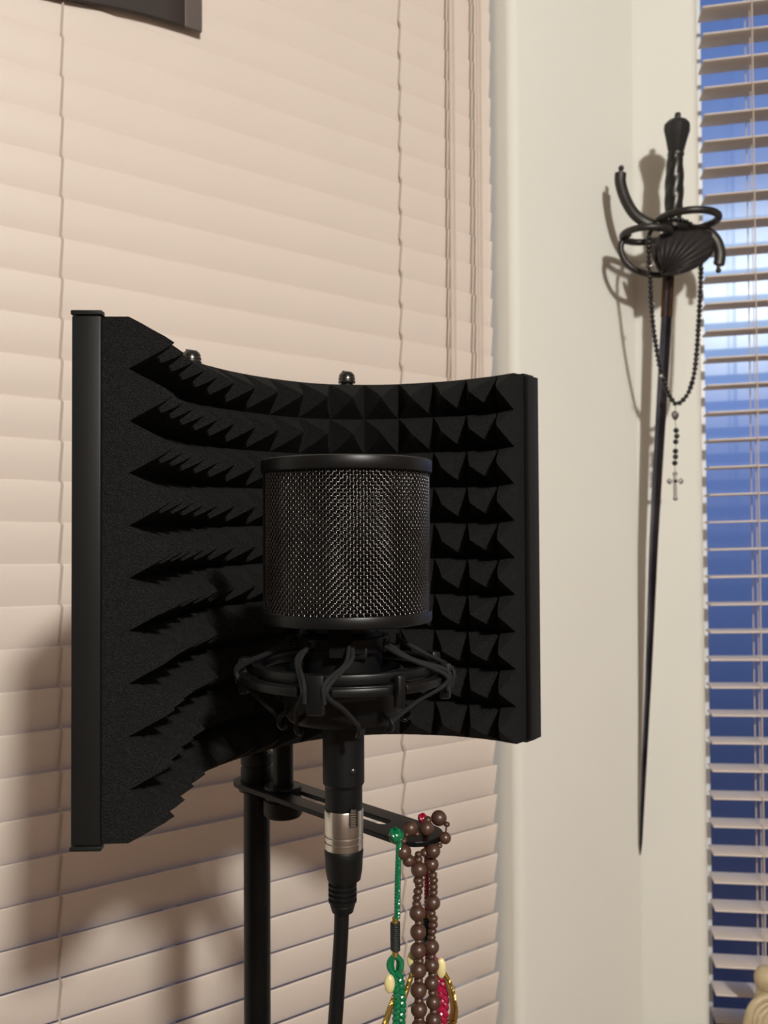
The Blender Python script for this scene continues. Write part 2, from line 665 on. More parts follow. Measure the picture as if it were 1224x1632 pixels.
for i in range(NF + 1):
    colf, colb = [], []
    for j in range(NV * SUB + 1):
        p = finec[i]
        zb, zt = zlim(p.x)
        z = zb + (zt - zb) * j / (NV * SUB)
        h = height(i, j)
        jx = random.uniform(-1, 1) * .00025
        q = p + nf[i] * (h + jx)
        colf.append(bm.verts.new((q.x, q.y, z)))
        q = p - nf[i] * BT
        colb.append(bm.verts.new((q.x, q.y, z)))
    front.append(colf); back.append(colb)
for g, flip in ((front, False), (back, True)):
    for i in range(NF):
        for j in range(NV * SUB):
            ia, ja = (i // SUB) % 2, (j // SUB) % 2
            a, b, c, d = g[i][j], g[i + 1][j], g[i + 1][j + 1], g[i][j + 1]
            if (ia + ja) % 2 == 0:
                bm.faces.new((a, b, d)); bm.faces.new((b, c, d))
            else:
                bm.faces.new((a, b, c)); bm.faces.new((a, c, d))
loop_f = [front[i][0] for i in range(NF + 1)] + front[NF][1:] + [front[i][-1] for i in range(NF - 1, -1, -1)] + list(reversed(front[0][1:-1]))
loop_b = [back[i][0] for i in range(NF + 1)] + back[NF][1:] + [back[i][-1] for i in range(NF - 1, -1, -1)] + list(reversed(back[0][1:-1]))
quads(bm, [loop_f, loop_b])
foam = obj('foam_lining', bm, M['foam'], shield, angle=24)
# metal shell behind the foam
bm = nb()
rings = []
for i in range(NF + 1):
    p = finec[i]
    zb, zt = zlim(p.x)
    a = p - nf[i] * (BT + .0003)
    b = p - nf[i] * (BT + PT)
    rings.append([bm.verts.new((q.x, q.y, z)) for q, z in ((a, zb - .0015), (b, zb - .0015), (b, zt + .0015), (a, zt + .0015))])
quads(bm, rings)
bm.faces.new(rings[0]); bm.faces.new(list(reversed(rings[-1])))
obj('back_plate', bm, M['plate'], shield, angle=30)
for i in (0, NF):
    t = (finec[1] - finec[0]).normalized() if i == 0 else (finec[NF] - finec[NF - 1]).normalized()
    sg = -1 if i == 0 else 1
    p = finec[i]
    zb, zt = zlim(p.x)
    c = p - nf[i] * (BT + PT / 2) + t * sg * .0022
    bm = nb(); box(bm, (c.x, c.y, (zb + zt) / 2), (t, nf[i], ZUP), (.0022, PT / 2 + .0004, (zt - zb) / 2 - .0005))
    obj('end_rail', bm, M['rail'], shield, bevel=.0009)
    for z in () if i else (zt + .0010, zb - .0010):
        bm = nb(); box(bm, (c.x, c.y, z) if i else (c.x + .0002, c.y, z), (t, nf[i], ZUP), (.0030, PT / 2 + .0009, .0012))
        obj('end_cap', bm, M['rail'], shield, bevel=.0004)
# slotted screw heads on the top edge
for px, py, dd in ((303, 566, 0), (557, 602, 0), (790, 594, 1)):
    q = (px - 612) / F
    best = min(range(NF + 1), key=lambda i: abs((finec[i] - nf[i] * (BT + PT * .6)).x - q * (finec[i] - nf[i] * (BT + PT * .6)).y))
    if dd:
        continue
    p = finec[best] - nf[best] * (BT + PT * .55)
    zt = zlim(finec[best].x)[1] + .0015
    bm = nb()
    lathe(bm, [(.0050, -.001), (.0050, .0032)], (p.x, p.y, zt), seg=20)
    obj('screw_spacer', bm, M['plate'], shield)
    zt += .003
    bm = nb()
    lathe(bm, [(a * 1.12, b) for a, b in ((.0060, 0), (.0064, .001), (.0064, .0018), (.0058, .0022), (.0058, .0030), (.0063, .0034), (.0062, .0044), (.0056, .0050), (.0056, .0056), (.0060, .0060), (.0052, .0080), (.0035, .0095), (0, .0100))],
          (p.x, p.y, zt), seg=24)
    hd = obj('screw', bm, M['bolt'], shield)
    bm = nb(); box(bm, (p.x, p.y, zt + .0096), ((.8, .6, 0), (-.6, .8, 0), ZUP), (.0042, .0006, .0006)); obj('screw_slot', bm, M['plastic'], hd, sm=False)

# ---------------------------------------------------------------- stand
ZA = -.2045                                       # top face of the arm
dA = Vector((.7, -.714, 0)).normalized()
nA = Vector((dA.y, -dA.x, 0))
cA = Vector((-.0640, .6865, 0))
pole_u = -.060
pp = cA + dA * pole_u
stand = thing('microphone_stand', 'black pole stand with a slotted arm below the acoustic shield', 'stand', (pp.x, pp.y, FLOOR))


def lat(name, prof, c, parent, m, seg=36, angle=40):
    bm = nb(); lathe(bm, prof, c, seg=seg)
    return obj(name, bm, m, parent, angle=angle)


lat('base', [(.13, 0), (.132, .006), (.125, .014), (.03, .024), (.018, .05), (.0125, .055)], (pp.x, pp.y, FLOOR), stand, M['plate'])
lat('lower_pole', [(.0109, FLOOR + .05), (.0109, ZA - .0037)], (pp.x, pp.y, 0), stand, M['plate'])
lat('upper_pole', [(.0094, ZA), (.0094, zTR - .06), (.008, zTR - .058)], (pp.x, pp.y, 0), stand, M['plate'])
lat('collar', [(.0096, ZA), (.0132, ZA), (.0132, ZA + .0105), (.0122, ZA + .0115), (.0122, ZA + .0125), (.0132, ZA + .0135), (.0132, ZA + .021), (.0122, ZA + .0225), (.0096, ZA + .0225)], (pp.x, pp.y, 0), stand, M['rubber'])
lat('lock_nut', [(.0112, ZA - .0037), (.0148, ZA - .0040), (.0148, ZA - .008), (.0112, ZA - .009)], (pp.x, pp.y, 0), stand, M['plate'])


def stadium(c, u0, u1, hw, n=12):
    pts = []
    for i in range(n + 1):
        a = -PI / 2 + PI * i / n
        pts.append(c + dA * (u1 - hw + hw * math.cos(a)) + nA * hw * math.sin(a))
    for i in range(n + 1):
        a = PI / 2 + PI * i / n
        pts.append(c + dA * (u0 + hw + hw * math.cos(a)) + nA * hw * math.sin(a))
    return pts


bm = nb()
o1 = stadium(cA, -.079, .139, .0195)
i1 = stadium(cA, -.012, .094, .0052)
ringz = []
for lp, z in ((o1, ZA), (o1, ZA - .0036), (i1, ZA - .0036), (i1, ZA)):
    ringz.append([bm.verts.new((p.x, p.y, z)) for p in lp])
quads(bm, ringz, True, True)
obj('arm', bm, M['plate'], stand, sm=False, bevel=.0005)
tp = cA + dA * -.025                               # the tube that carries the shield
lat('shield_post', [(.0083, ZA + .002), (.0083, -.1652), (.007, -.1648)], (tp.x, tp.y, 0), stand, M['plate'])
lat('post_flange', [(.0083, ZA), (.0145, ZA), (.0150, ZA + .0012), (.0145, ZA + .0026), (.0083, ZA + .0030)], (tp.x, tp.y, 0), stand, M['plate'])
lat('thumb_nut', [(.010, ZA - .0037), (.0142, ZA - .0037), (.0142, ZA - .0075), (.0155, ZA - .0085), (.0155, ZA - .0195), (.0140, ZA - .0215), (0, ZA - .0215)], (tp.x, tp.y, 0), stand, M['rubber'])

# ---------------------------------------------------------------- microphone, shock mount, pop filter
DM = .49
mc = U(547, 1100, DM); mx, my = mc.x, mc.y


def zm(py, d=DM):
    return U(547, py, d).z


R = DM / F
mic = thing('condenser_microphone', 'black studio microphone with a tubular lower body held upright in the shock mount', 'microphone', (mx, my, zm(1287)))
lat('body', [(29 * R, zm(1287)), (29.5 * R, zm(1285)), (29.5 * R, zm(1252)), (33 * R, zm(1246)), (33 * R, zm(1150)), (60 * R, zm(1150)), (62 * R, zm(1146)), (62 * R, zm(1010)), (54 * R, zm(1004)), (54 * R, zm(980))], (mx, my, 0), mic, M['matte'], angle=30)
lat('head_grille', [(54 * R, zm(980)), (70 * R, zm(970)), (70 * R, zm(800)), (60 * R, zm(775)), (0, zm(765))], (mx, my, 0), mic, M['cloth'])
sp = U(562, 1229, DM - 31.5 * R)
bm = nb(); lathe(bm, [(.0016, 0), (.0016, .0006), (.001, .0012), (0, .0013)], sp + Vector((0, .0004, 0)), axis=(.2, -1, 0), seg=14); obj('set_screw', bm, M['bolt'], mic)
bm = nb(); box(bm, U(575, 1041, DM - 61 * R), XYZ, (10 * R, .0015, 9 * R)); obj('badge_recess', bm, M['plastic'], mic, bevel=.0004)

mount = thing('shock_mount', 'black ring shaped shock mount with elastic cords around the microphone body', 'shock mount', (mx, my, zm(1165)))
cx, cy = U(550, 1100, DM).x, my
RR = .0575
zr_ = -.0785
bm = nb(); band(bm, RR - .0115, RR - .0060, zr_ + .0015, zr_ + .0068, (cx, cy)); obj('upper_ring', bm, M['plastic'], mount, bevel=.0009)
bm = nb()
posts = [(-12, .0046, .0100), (31, .0022, .0085), (73, .0024, .0095), (118, .0046, .010), (168, .0046, .010), (-147, .0046, .010), (-95, .0046, .010)]
cuts = [p[0] for p in posts]
band(bm, RR - .0062, RR - .0034, zr_ - .0042, zr_ + .0012, (cx, cy)); obj('lower_ring', bm, M['plastic'], mount, bevel=.0006)
for a0, a1 in ((-5, 26), (35, 66), (80, 110), (126, 160), (176, 205), (221, 256), (273, 338)):
    bm = nb(); band(bm, RR - .0036, RR, zr_ - .0036, zr_ + .0010, (cx, cy), math.radians(a0), math.radians(a1), 18)
    obj('ring_segment', bm, M['plastic'], mount, bevel=.0011)


def ringp(a, r, z):
    a = math.radians(a)
    return Vector((cx + math.sin(a) * r, cy - math.cos(a) * r, z))


for a, hw, hh in posts:
    t = Vector((math.cos(math.radians(a)), math.sin(math.radians(a)), 0))
    n = Vector((math.sin(math.radians(a)), -math.cos(math.radians(a)), 0))
    bm = nb(); box(bm, ringp(a, RR - .0005, zr_ - .002), (t, n, ZUP), (hw, .0028, hh)); obj('clip_post', bm, M['plastic'], mount, bevel=.0012)
# inner basket that grips the microphone: a cup with four upper hooks and lower loops
zb0, zb1 = zm(1166, .456), zm(1078, .46)
bm = nb()
lathe(bm, [(.0240, zb0 + .003), (.0300, zb0), (.0325, zb0 + .003), (.0335, zb1), (.0322, zb1 + .001), (.0305, zb1 - .002), (.0295, zb0 + .006), (.0240, zb0 + .005)], (mx, my, 0), seg=48)
obj('basket', bm, M['matte'], mount)
zu = zm(1030, .47)
bm = nb(); band(bm, .0225, .0262, zu - .004, zu + .004, (mx, my)); obj('upper_clamp', bm, M['matte'], mount, bevel=.0008)
cordposts = [-12, 73, 168, -95]


def bp(a, r, z):
    a = math.radians(a)
    return Vector((mx + math.sin(a) * r, my - math.cos(a) * r, z))


for a in cordposts:
    for s in (-1, 1):
        bm = nb(); tube(bm, [bp(a + s * 24, .0262, zu - .002), bp(a + s * 24, .0305, zu - .0022), bp(a + s * 24, .0312, zu + .004)], .0013, 8)
        obj('upper_hook', bm, M['plastic'], mount)
        lh = [bp(a + s * 27, .0318, zb0 + .006), bp(a + s * 27, .0362, zb0 + .004), bp(a + s * 27, .0372, zb0 + .0005), bp(a + s * 27, .0350, zb0 - .0025), bp(a + s * 27, .0325, zb0 - .0015)]
        bm = nb(); tube(bm, smooth(lh, 4), .0013, 8); obj('lower_hook', bm, M['plastic'], mount)
        # elastic: from the upper clamp out over the ring beside the post, back to the basket's foot
        pts = [bp(a + s * 24, .0305, zu), bp(a + s * 20, .042, zr_ + .012), ringp(a + s * 7, RR + .0008, zr_ + .003), ringp(a + s * 6.5, RR + .0012, zr_ - .003), bp(a + s * 15, .048, zr_ - .011), bp(a + s * 27, .0368, zb0 + .003)]
        bm = nb(); tube(bm, smooth(pts, 6), .00125, 8); obj('elastic_cord', bm, M['elastic'], mount)
        pts = [bp(a + s * 21, .0300, zu + .002), bp(a + s * 16, .044, zr_ + .011), ringp(a + s * 5.2, RR + .0022, zr_ + .004), ringp(a + s * 4.8, RR + .0022, zr_ - .006)]
        bm = nb(); tube(bm, smooth(pts, 6), .00115, 8); obj('elastic_cord', bm, M['elastic'], mount)
# stem from the ring's rear down to the stand's arm
uu = .049
st = cA + dA * uu
bm = nb(); tube(bm, [(cx, cy + RR - .002, zr_ - .003), (cx, cy + RR + .02, zr_ - .006), (st.x, st.y - .012, zr_ - .012), (st.x, st.y, zr_ - .016)], [.004, .0055, .006, .006], 12); obj('swivel_arm', bm, M['plastic'], mount)
lat('stem', [(.006, ZA), (.006, zr_ - .02), (.008, zr_ - .019), (.008, zr_ - .008), (.006, zr_ - .006)], (st.x, st.y, 0), mount, M['plastic'], seg=20)

pc = U(553, 850, .486); px_, py_ = pc.x, pc.y
RP_ = .0447
pz1, pz0 = .0318, -.0435
pop = thing('pop_filter', 'black curved wire mesh pop filter in front of the microphone head', 'pop filter', (px_, py_, pz0))
AH = math.radians(98)
bm = nb(); band(bm, RP_ - .002, RP_ + .0026, pz1 - .0004, pz1 + .0069, (px_, py_), -AH, AH, 60); obj('top_rim', bm, M['plastic'], pop, bevel=.0012)
bm = nb(); band(bm, RP_ - .002, RP_ + .0022, pz0 - .0060, pz0 + .0004, (px_, py_), -AH, AH, 60); obj('bottom_rim', bm, M['plastic'], pop, bevel=.0012)
for s in (-1, 1):
    bm = nb(); band(bm, RP_ - .0022, RP_ + .0012, pz0 - .001, pz1 + .001, (px_, py_), s * math.radians(90), s * math.radians(98), 3) if s > 0 else band(bm, RP_ - .0022, RP_ + .0012, pz0 - .001, pz1 + .001, (px_, py_), -math.radians(98), -math.radians(86), 3)
    obj('end_bar', bm, M['plastic'], pop, bevel=.0006)
# the slim inner line of the frame that shows on the left, bending into the bottom rim
fr_pts = [(px_ + math.sin(-math.radians(78)) * (RP_ + .0008), py_ - math.cos(math.radians(78)) * (RP_ + .0008), z) for z in (pz1, .01, -.02, pz0 + .010)]
for i in range(1, 5):
    a = math.radians(-78 + 4 * (i / 4) ** 1.2 * 2)
    fr_pts.append((px_ + math.sin(a) * (RP_ + .0008), py_ - math.cos(a) * (RP_ + .0008), pz0 + .010 - .0095 * math.sin(i / 4 * PI / 2)))
bm = nb(); tube(bm, fr_pts, .0008, 8); obj('frame_edge', bm, M['plastic'], pop)
bm = nb(); band(bm, RP_ - .0050, RP_ - .0042, pz0 - .003, pz1 + .003, (px_, py_), -AH, AH, 60); obj('inner_screen', bm, M['cloth'], pop)


def weave(rad, pitch, wr, amp, shear):
    bm = nb()
    arc = math.radians(84)
    nver = int(2 * arc * rad / pitch)
    nhor = int((pz1 - pz0) / pitch)
    for i in range(nver + 1):
        a = -arc + 2 * arc * i / nver
        pts = []
        for j in range(nhor * 2 + 1):
            z = pz0 + (pz1 - pz0) * j / (nhor * 2)
            ph = math.sin(PI * (j / 2 + i)) if j % 2 == 0 else math.sin(PI * (j / 2 + i))
            r = rad + amp * math.cos(PI * (j / 2 + i))
            aa = a + shear * (z - pz0)
            pts.append((px_ + math.sin(aa) * r, py_ - math.cos(aa) * r, z))
        tube(bm, pts, wr, 5, cap=False)
    for j in range(nhor + 1):
        z = pz0 + (pz1 - pz0) * j / nhor
        pts = []
        for i in range(nver * 2 + 1):
            a = -arc + 2 * arc * i / (nver * 2)
            r = rad - amp * math.cos(PI * (i / 2 + j))
            aa = a + shear * (z - pz0)
            pts.append((px_ + math.sin(aa) * r, py_ - math.cos(aa) * r, z))
        tube(bm, pts, wr, 5, cap=False)
    return bm


obj('mesh_screen', weave(RP_, .00172, .00034, .00034, 0), M['wire'], pop, angle=180)
obj('rear_mesh', weave(RP_ - .0026, .00178, .00034, .00034, .35), M['wire'], pop, angle=180)
# tongue that hangs the filter on the mount
bm = nb(); box(bm, (mx, my - .0285, (pz0 + zu) / 2 - .001), XYZ, (.006, .0016, (pz0 - zu) / 2 + .004)); obj('mount_tongue', bm, M['cloth'], pop, bevel=.0005)

# ---------------------------------------------------------------- cable with plug
plug = thing('microphone_cable', 'black microphone cable with a silver plug hanging from the microphone', 'cable', (mx, my, zm(1450)))
lat('plug_shell', [(28 * R, zm(1352)), (30.5 * R, zm(1350)), (30.5 * R, zm(1340)), (29.6 * R, zm(1339)), (29.6 * R, zm(1337)), (30.8 * R, zm(1336)), (30.8 * R, zm(1330)), (30 * R, zm(1329)), (30 * R, zm(1327)), (31 * R, zm(1326)), (31 * R, zm(1290)), (30 * R, zm(1287.5))], (mx, my, 0), plug, M['nickel'], angle=25)
lc = U(563, 1303, DM - 29 * R)
bm = nb(); box(bm, lc, ((.93, .36, 0), (-.36, .93, 0), ZUP), (6 * R, .0016, 14 * R)); la = obj('latch', bm, M['plastic'], plug, bevel=.0005)
bm = nb()
for i in range(7):
    box(bm, lc + Vector((0, -.0016, (i - 3) * 3.6 * R)), ((.93, .36, 0), (-.36, .93, 0), ZUP), (4.4 * R, .0007, 1.1 * R))
obj('latch_ribs', bm, M['nickel'], la, sm=False)
bx, by = U(545, 1400, DM).x, my
lat('boot', [(26.5 * R, zm(1400)), (29 * R, zm(1385)), (30 * R, zm(1365)), (31 * R, zm(1354)), (29.5 * R, zm(1351))][::1], (mx, my, 0), plug, M['rubber'])
prof = []
y = 1400
while y < 1440:
    prof += [(22.5 * R, zm(y)), (22.5 * R, zm(y + 4.2)), (19.5 * R, zm(y + 5.2)), (19.5 * R, zm(y + 7))]
    y += 8
prof += [(20 * R, zm(1441)), (17 * R, zm(1452)), (12 * R, zm(1455))]
bm = nb(); lathe(bm, [(24.5 * R, zm(1397))] + prof, (bx + .0003, by, 0), seg=30); obj('strain_relief', bm, M['rubber'], plug, angle=25)
cp = [U(545, 1445, DM), U(543, 1500, DM), U(539, 1560, DM), U(534, 1632, DM), U(524, 1760, DM), Vector((-.05, .47, -.6)), Vector((-.06, .50, -1.0)), Vector((-.02, .52, FLOOR + .02)), Vector((.08, .56, FLOOR + .0045)), Vector((.3, .5, FLOOR + .0045))]
bm = nb(); tube(bm, smooth(cp, 10), 11.6 * R, 14); obj('cable', bm, M['rubber'], plug)

# ---------------------------------------------------------------- wooden prayer beads on the arm's end
DB = .583
mala = thing('prayer_beads', 'string of brown wooden beads hanging from the end of the stand arm', 'beads', U(672, 1350, DB))
bm = nb(); bmesh.ops.create_uvsphere(bm, u_segments=20, v_segments=14, radius=1)
bead_me = bpy.data.meshes.new('bead'); bm.to_mesh(bead_me); bm.free()
bead_me.materials.append(M['bead'])
bead_me.polygons.foreach_set('use_smooth', [True] * len(bead_me.polygons))
Lz = [(607, 752, 17, 0), (607, 778, 20, 0), (610, 832, 41, 0), (608, 888, 25, 0), (612, 912, 21, 0), (605, 945, 22, 0), (600, 977, 21, 0), (598, 1010, 21, 0), (602, 1057, 41, 0), (610, 1106, 20, 0), (606, 1155, 41, 0),
      (610, 1201, 20, 0), (606, 1250, 41, 0), (612, 1303, 21, 0), (607, 1352, 42, 0), (608, 1404, 21, 0), (608, 1456, 42, 0), (610, 1508, 21, 0), (610, 1556, 42, 0), (611, 1604, 24, 0), (612, 1650, 42, 0), (614, 1700, 22, 0), (618, 1748, 41, 0), (624, 1794, 22, 0), (634, 1834, 38, 0)]
Rz = [(676, 805, 36, .003), (682, 860, 21, .003), (686, 888, 21, .003), (685, 919, 21, .003), (684, 949, 21, .003), (682, 1003, 38, .003), (676, 1056, 19, .003), (684, 1085, 21, .003), (684, 1117, 22, .003), (680, 1151, 20, .003), (676, 1183, 19, .003), (676, 1232, 38, .003),
      (675, 1281, 19, .003), (676, 1328, 38, .003), (680, 1376, 20, .003), (676, 1420, 37, .003), (680, 1468, 20, .003), (684, 1518, 37, .003), (688, 1565, 20, .003), (686, 1612, 40, .003), (686, 1662, 21, .003), (684, 1710, 38, .003), (678, 1758, 21, .003), (668, 1800, 36, .003)]
Tz = [(565, 618, 38, .0), (650, 618, 38, .004), (655, 574, 20, .016), (600, 646, 14, .004), (713, 565, 40, .020), (754, 597, 15, .016), (745, 668, 31, .008), (715, 708, 15, .004), (684, 736, 36, .0), (640, 744, 22, .002), (530, 740, 40, -.003), (556, 785, 32, -.001), (530, 682, 17, -.004), (545, 650, 12, -.004)]
first = None
allb = []
for zx, zy, r, dd in Lz + Rz + Tz:
    px, py = 480 + zx / 3.25, 1130 + zy / 3.25
    p = U(px, py, DB + dd)
    rr = (r * (1.13 if r < 30 else 1.02)) / 3.25 * (DB + dd) / F
    o = bpy.data.objects.new('bead', bead_me) if first is None else first.copy()
    first = first or o
    COL.objects.link(o)
    o.parent = mala
    o.location = p - Vector(mala.location)
    o.scale = (rr, rr, rr * (.97 if r > 30 else .8))
    o.rotation_euler = (random.uniform(-.2, .2), random.uniform(-.2, .2), random.uniform(0, 6)) if r < 30 else (random.uniform(-.25, .25), random.uniform(-.25, .25), random.uniform(0, 6))
    allb.append((p, r))
bm = nb()
tube(bm, [U(480 + a / 3.25, 1130 + b / 3.25, DB + d) for a, b, c, d in Lz] + [U(480 + a / 3.25, 1130 + b / 3.25, DB + d) for a, b, c, d in reversed(Rz)], .0006, 6)
tube(bm, [U(480 + a / 3.25, 1130 + b / 3.25, DB + d) for a, b, c, d in [Lz[0], Tz[11], Tz[10], Tz[12], Tz[13], Tz[0], Tz[3], Tz[1], Tz[2], Tz[4], Tz[5], Tz[6], Tz[7], Tz[8], Rz[0]]], .0006, 6)
obj('string', bm, M['bead'], mala)


# knotted silk charms
def braid(bm, pts, r_off, r_str, turns, strands=3, sides=8):
    P = resample(smooth(pts, 10), 90)
    for s in range(strands):
        q = []
        for i, p in enumerate(P):
            t = (P[min(i + 1, 90)] - P[max(i - 1, 0)]).normalized()
            a = t.cross(Vector((0, 1, 0))).normalized(); b = t.cross(a)
            ang = 2 * PI * (turns * i / 90 + s / strands)
            q.append(p + a * (math.cos(ang) * r_off) + b * (math.sin(ang) * r_off * .8))
        tube(bm, q, r_str, sides)


def plait(bm, pts, width, r_str, turns, sides=8):
    """a flat three-strand plait with full, shiny bights"""
    N = 130
    P = resample(smooth(pts, 10), N)
    for k in range(3):
        q = []
        for i, p in enumerate(P):
            t = (P[min(i + 1, N)] - P[max(i - 1, 0)]).normalized()
            a = t.cross(Vector((0, 1, 0))).normalized(); b = t.cross(a)
            g = 2 * PI * (turns * i / N + k / 3)
            q.append(p + a * (math.sin(g) * width) + b * (math.sin(2 * g) * width * .5))
        tube(bm, q, r_str, sides)


def knot(bm, c, r, wr):
    """a ball-shaped button knot: three crossing coils"""
    for k in range(5):
        ax = Vector((math.cos(k * 1.25), math.sin(k * 2.1) * .6, math.sin(k * 1.25 + .5))).normalized()
        u = ax.orthogonal().normalized(); v = ax.cross(u)
        off = (k - 2) * .0006
        tube(bm, [Vector(c) + ax * off + (u * math.cos(2 * PI * i / 24) + v * math.sin(2 * PI * i / 24)) * (r - wr) for i in range(24)], wr, 8, closed=True)


def coil(bm, c, r, h, n):
    pts = []
    for i in range(n * 12 + 1):
        a = 2 * PI * i / 12
        pts.append(Vector(c) + Vector((math.cos(a) * r, math.sin(a) * r, h / 2 - h * i / (n * 12))))
    tube(bm, pts, h / n * .55, 6)
    lathe(bm, [(r, -h / 2), (r, h / 2)], c, seg=16)


RBX = DB / F
DG = .578
RG = DG / F
charm = thing('tassel_charm', 'green silk knotted charm with gold rings hanging left of the wooden beads', 'charm', U(631, 1331, DG), 'knotted silk charms on the stand arm')
bm = nb(); knot(bm, U(631, 1331, DG - .002), 12.5 * RG, 3.6 * RG); ball(bm, U(631, 1331, DG - .002), 9 * RG); obj('knot', bm, M['green'], charm)
bm = nb(); braid(bm, [U(636, 1340, DG), U(634, 1400, DG), U(633, 1464, DG)], 2.7 * RG, 2.5 * RG, 8, 3); obj('hanging_cord', bm, M['green'], charm)
for y0, y1 in ((1462, 1473), (1512, 1524)):
    bm = nb(); coil(bm, U(630, (y0 + y1) / 2, DG), 4.2 * RG, (y1 - y0) * RG, 6); obj('gold_band', bm, M['gold'], charm)
bm = nb(); coil(bm, U(630, 1492, DG), 6.6 * RG, 42 * RG, 14); obj('wrapped_barrel', bm, M['wrap'], charm)
bm = nb()
for s in (-1, 1):
    tube(bm, smooth([U(630, 1521, DG), U(630 + s * 9, 1532, DG), U(630 + s * 9, 1543, DG - .001), U(632 + s * 2, 1556, DG), U(634, 1562, DG)], 6), 4.2 * RG, 8)
    tube(bm, smooth([U(630, 1521, DG + .003), U(630 + s * 5, 1532, DG + .002), U(630 + s * 4, 1545, DG + .002), U(634, 1562, DG + .002)], 6), 3.6 * RG, 8)
obj('loop_knot', bm, M['green'], charm)
bm = nb(); plait(bm, [U(632, 1550, DG), U(637, 1590, DG), U(635, 1640, DG), U(632, 1740, DG)], 6.2 * RG, 4.9 * RG, 7); obj('braid', bm, M['green'], charm)


def oval(c, ax_u, ax_v, ru, rv, n=60, twist=0):
    return [c + ax_u * (ru * math.cos(2 * PI * i / n)) + ax_v * (rv * math.sin(2 * PI * i / n)) for i in range(n)]


def rope_ring(bm, pts, r, turns):
    n = len(pts)
    for s in range(2):
        q = []
        for i, p in enumerate(pts):
            t = (pts[(i + 1) % n] - pts[i - 1]).normalized()
            a = t.cross(Vector((.1, 1, .2))).normalized(); b = t.cross(a)
            ang = 2 * PI * (turns * i / n) + s * PI
            q.append(p + (a * math.cos(ang) + b * math.sin(ang)) * r * .6)
        tube(bm, q, r * .75, 6, closed=True)


def medallion(parent, c, u, v, size, mat_in):
    u = Vector(u).normalized(); v = Vector(v).normalized()
    bm = nb(); tube(bm, oval(c, u, v, size * .62, size, 48), size * .10, 8, closed=True, flat=(u.cross(v), .8)); obj('inner_ring', bm, mat_in, parent)
    bm = nb(); rope_ring(bm, oval(c, u, v, size * .96, size * 1.40, 144), size * .075, 30); obj('rope_ring', bm, M['gold'], parent)
    bm = nb(); tube(bm, oval(c, u, v, size * .80, size * 1.20, 48), size * .085, 8, closed=True, flat=(u.cross(v), 1.3)); obj('outer_ring', bm, M['gold'], parent)


medallion(charm, U(611, 1640, DG - .001), (.25, .95, .1), (.30, -.05, .95), .0148, M['cream'])
medallion(charm, U(650, 1573, DG + .011), (.25, .95, .1), (.30, -.05, .95), .0130, M['cream'])
for px, py, a in ((621, 1568, .25), (657, 1530, -.3)):
    bm = nb(); ball(bm, U(px, py, DG - .004 if px < 640 else DG + .010), 8.5 * RG, (1, .8, 1.75)); obj('ribbon_lobe', bm, M['cream'], charm)

DRd = .597
RG2 = DRd / F
charm2 = thing('tassel_charm', 'crimson silk charm with gold oval rings tucked behind the two bead strands', 'charm', U(676, 1303, DRd + .005), 'knotted silk charms on the stand arm')
bm = nb(); knot(bm, U(674, 1304, DRd + .006), 8.5 * RG2, 2.8 * RG2); ball(bm, U(674, 1304, DRd + .006), 6 * RG2); obj('knot', bm, M['red'], charm2)
bm = nb(); braid(bm, [U(676, 1308, DRd + .004), U(679, 1350, DRd), U(680, 1400, DRd), U(680, 1452, DRd)], 2 * RG2, 2.4 * RG2, 8, 3); obj('hanging_cord', bm, M['red'], charm2)
bm = nb(); coil(bm, U(680, 1456, DRd), 4.2 * RG2, 11 * RG2, 6); obj('gold_band', bm, M['gold'], charm2)
bm = nb(); coil(bm, U(681, 1483, DRd), 6.4 * RG2, 40 * RG2, 14); obj('wrapped_barrel', bm, M['wrap'], charm2)
bm = nb(); coil(bm, U(681, 1509, DRd), 4.2 * RG2, 11 * RG2, 6); obj('gold_band', bm, M['gold'], charm2)
bm = nb(); plait(bm, [U(682, 1514, DRd), U(694, 1545, DRd), U(705, 1580, DRd), U(706, 1606, DRd), U(698, 1660, DRd), U(694, 1740, DRd)], 5.6 * RG2, 4.6 * RG2, 7); obj('braid', bm, M['red'], charm2)
mr_ = U(708, 1589, DRd + .004)
medallion(charm2, mr_, (.50, -.86, .1), (.12, .1, -.98), .0142, M['cream'])
bm = nb(); ball(bm, U(703, 1543, DRd - .003), 8 * RG2, (1, .7, 2.0)); obj('ribbon_lobe', bm, M['cream'], charm2)

# ---------------------------------------------------------------- rapier hanging in the corner
def sd(py):
    """distance of the sword's axis: the hilt stands away from the corner, the point touches it"""
    return 1.455 + (1.553 - 1.455) * (py - 185) / (1363 - 185)


sword = thing('rapier', 'dark swept hilt rapier hanging point down on the white wall between the windows', 'sword', U(1021, 1363, sd(1363)))


def S(px, py, dd=0):
    return U(px, py, sd(py) + dd)


RS = 1.46 / F
axv = (S(1021, 1363) - S(1077, 245)).normalized()          # pointing down the blade
up_s = -axv
pb = S(1077, 245)
bm = nb()
lathe(bm, [(11 * RS, 0), (13 * RS, 6 * RS), (17 * RS, 24 * RS), (20.5 * RS, 37 * RS), (20 * RS, 45 * RS), (14 * RS, 52 * RS), (6 * RS, 55 * RS), (0, 55.5 * RS)], pb, up_s, seg=24, mod=lambda a, h: 1 + .035 * math.cos(8 * a))
po = obj('pommel', bm, M['pommel'], sword, angle=25)
bm = nb(); lathe(bm, [(5 * RS, 54 * RS), (5 * RS, 61 * RS), (4 * RS, 64 * RS), (0, 64.5 * RS)], pb, up_s, seg=14); obj('pommel_button', bm, M['bolt'], po)
bm = nb(); lathe(bm, [(11 * RS, -5 * RS), (13 * RS, -3 * RS), (13 * RS, 1 * RS), (11 * RS, 3 * RS)], pb, up_s, seg=20); obj('grip_collar', bm, M['iron'], sword)
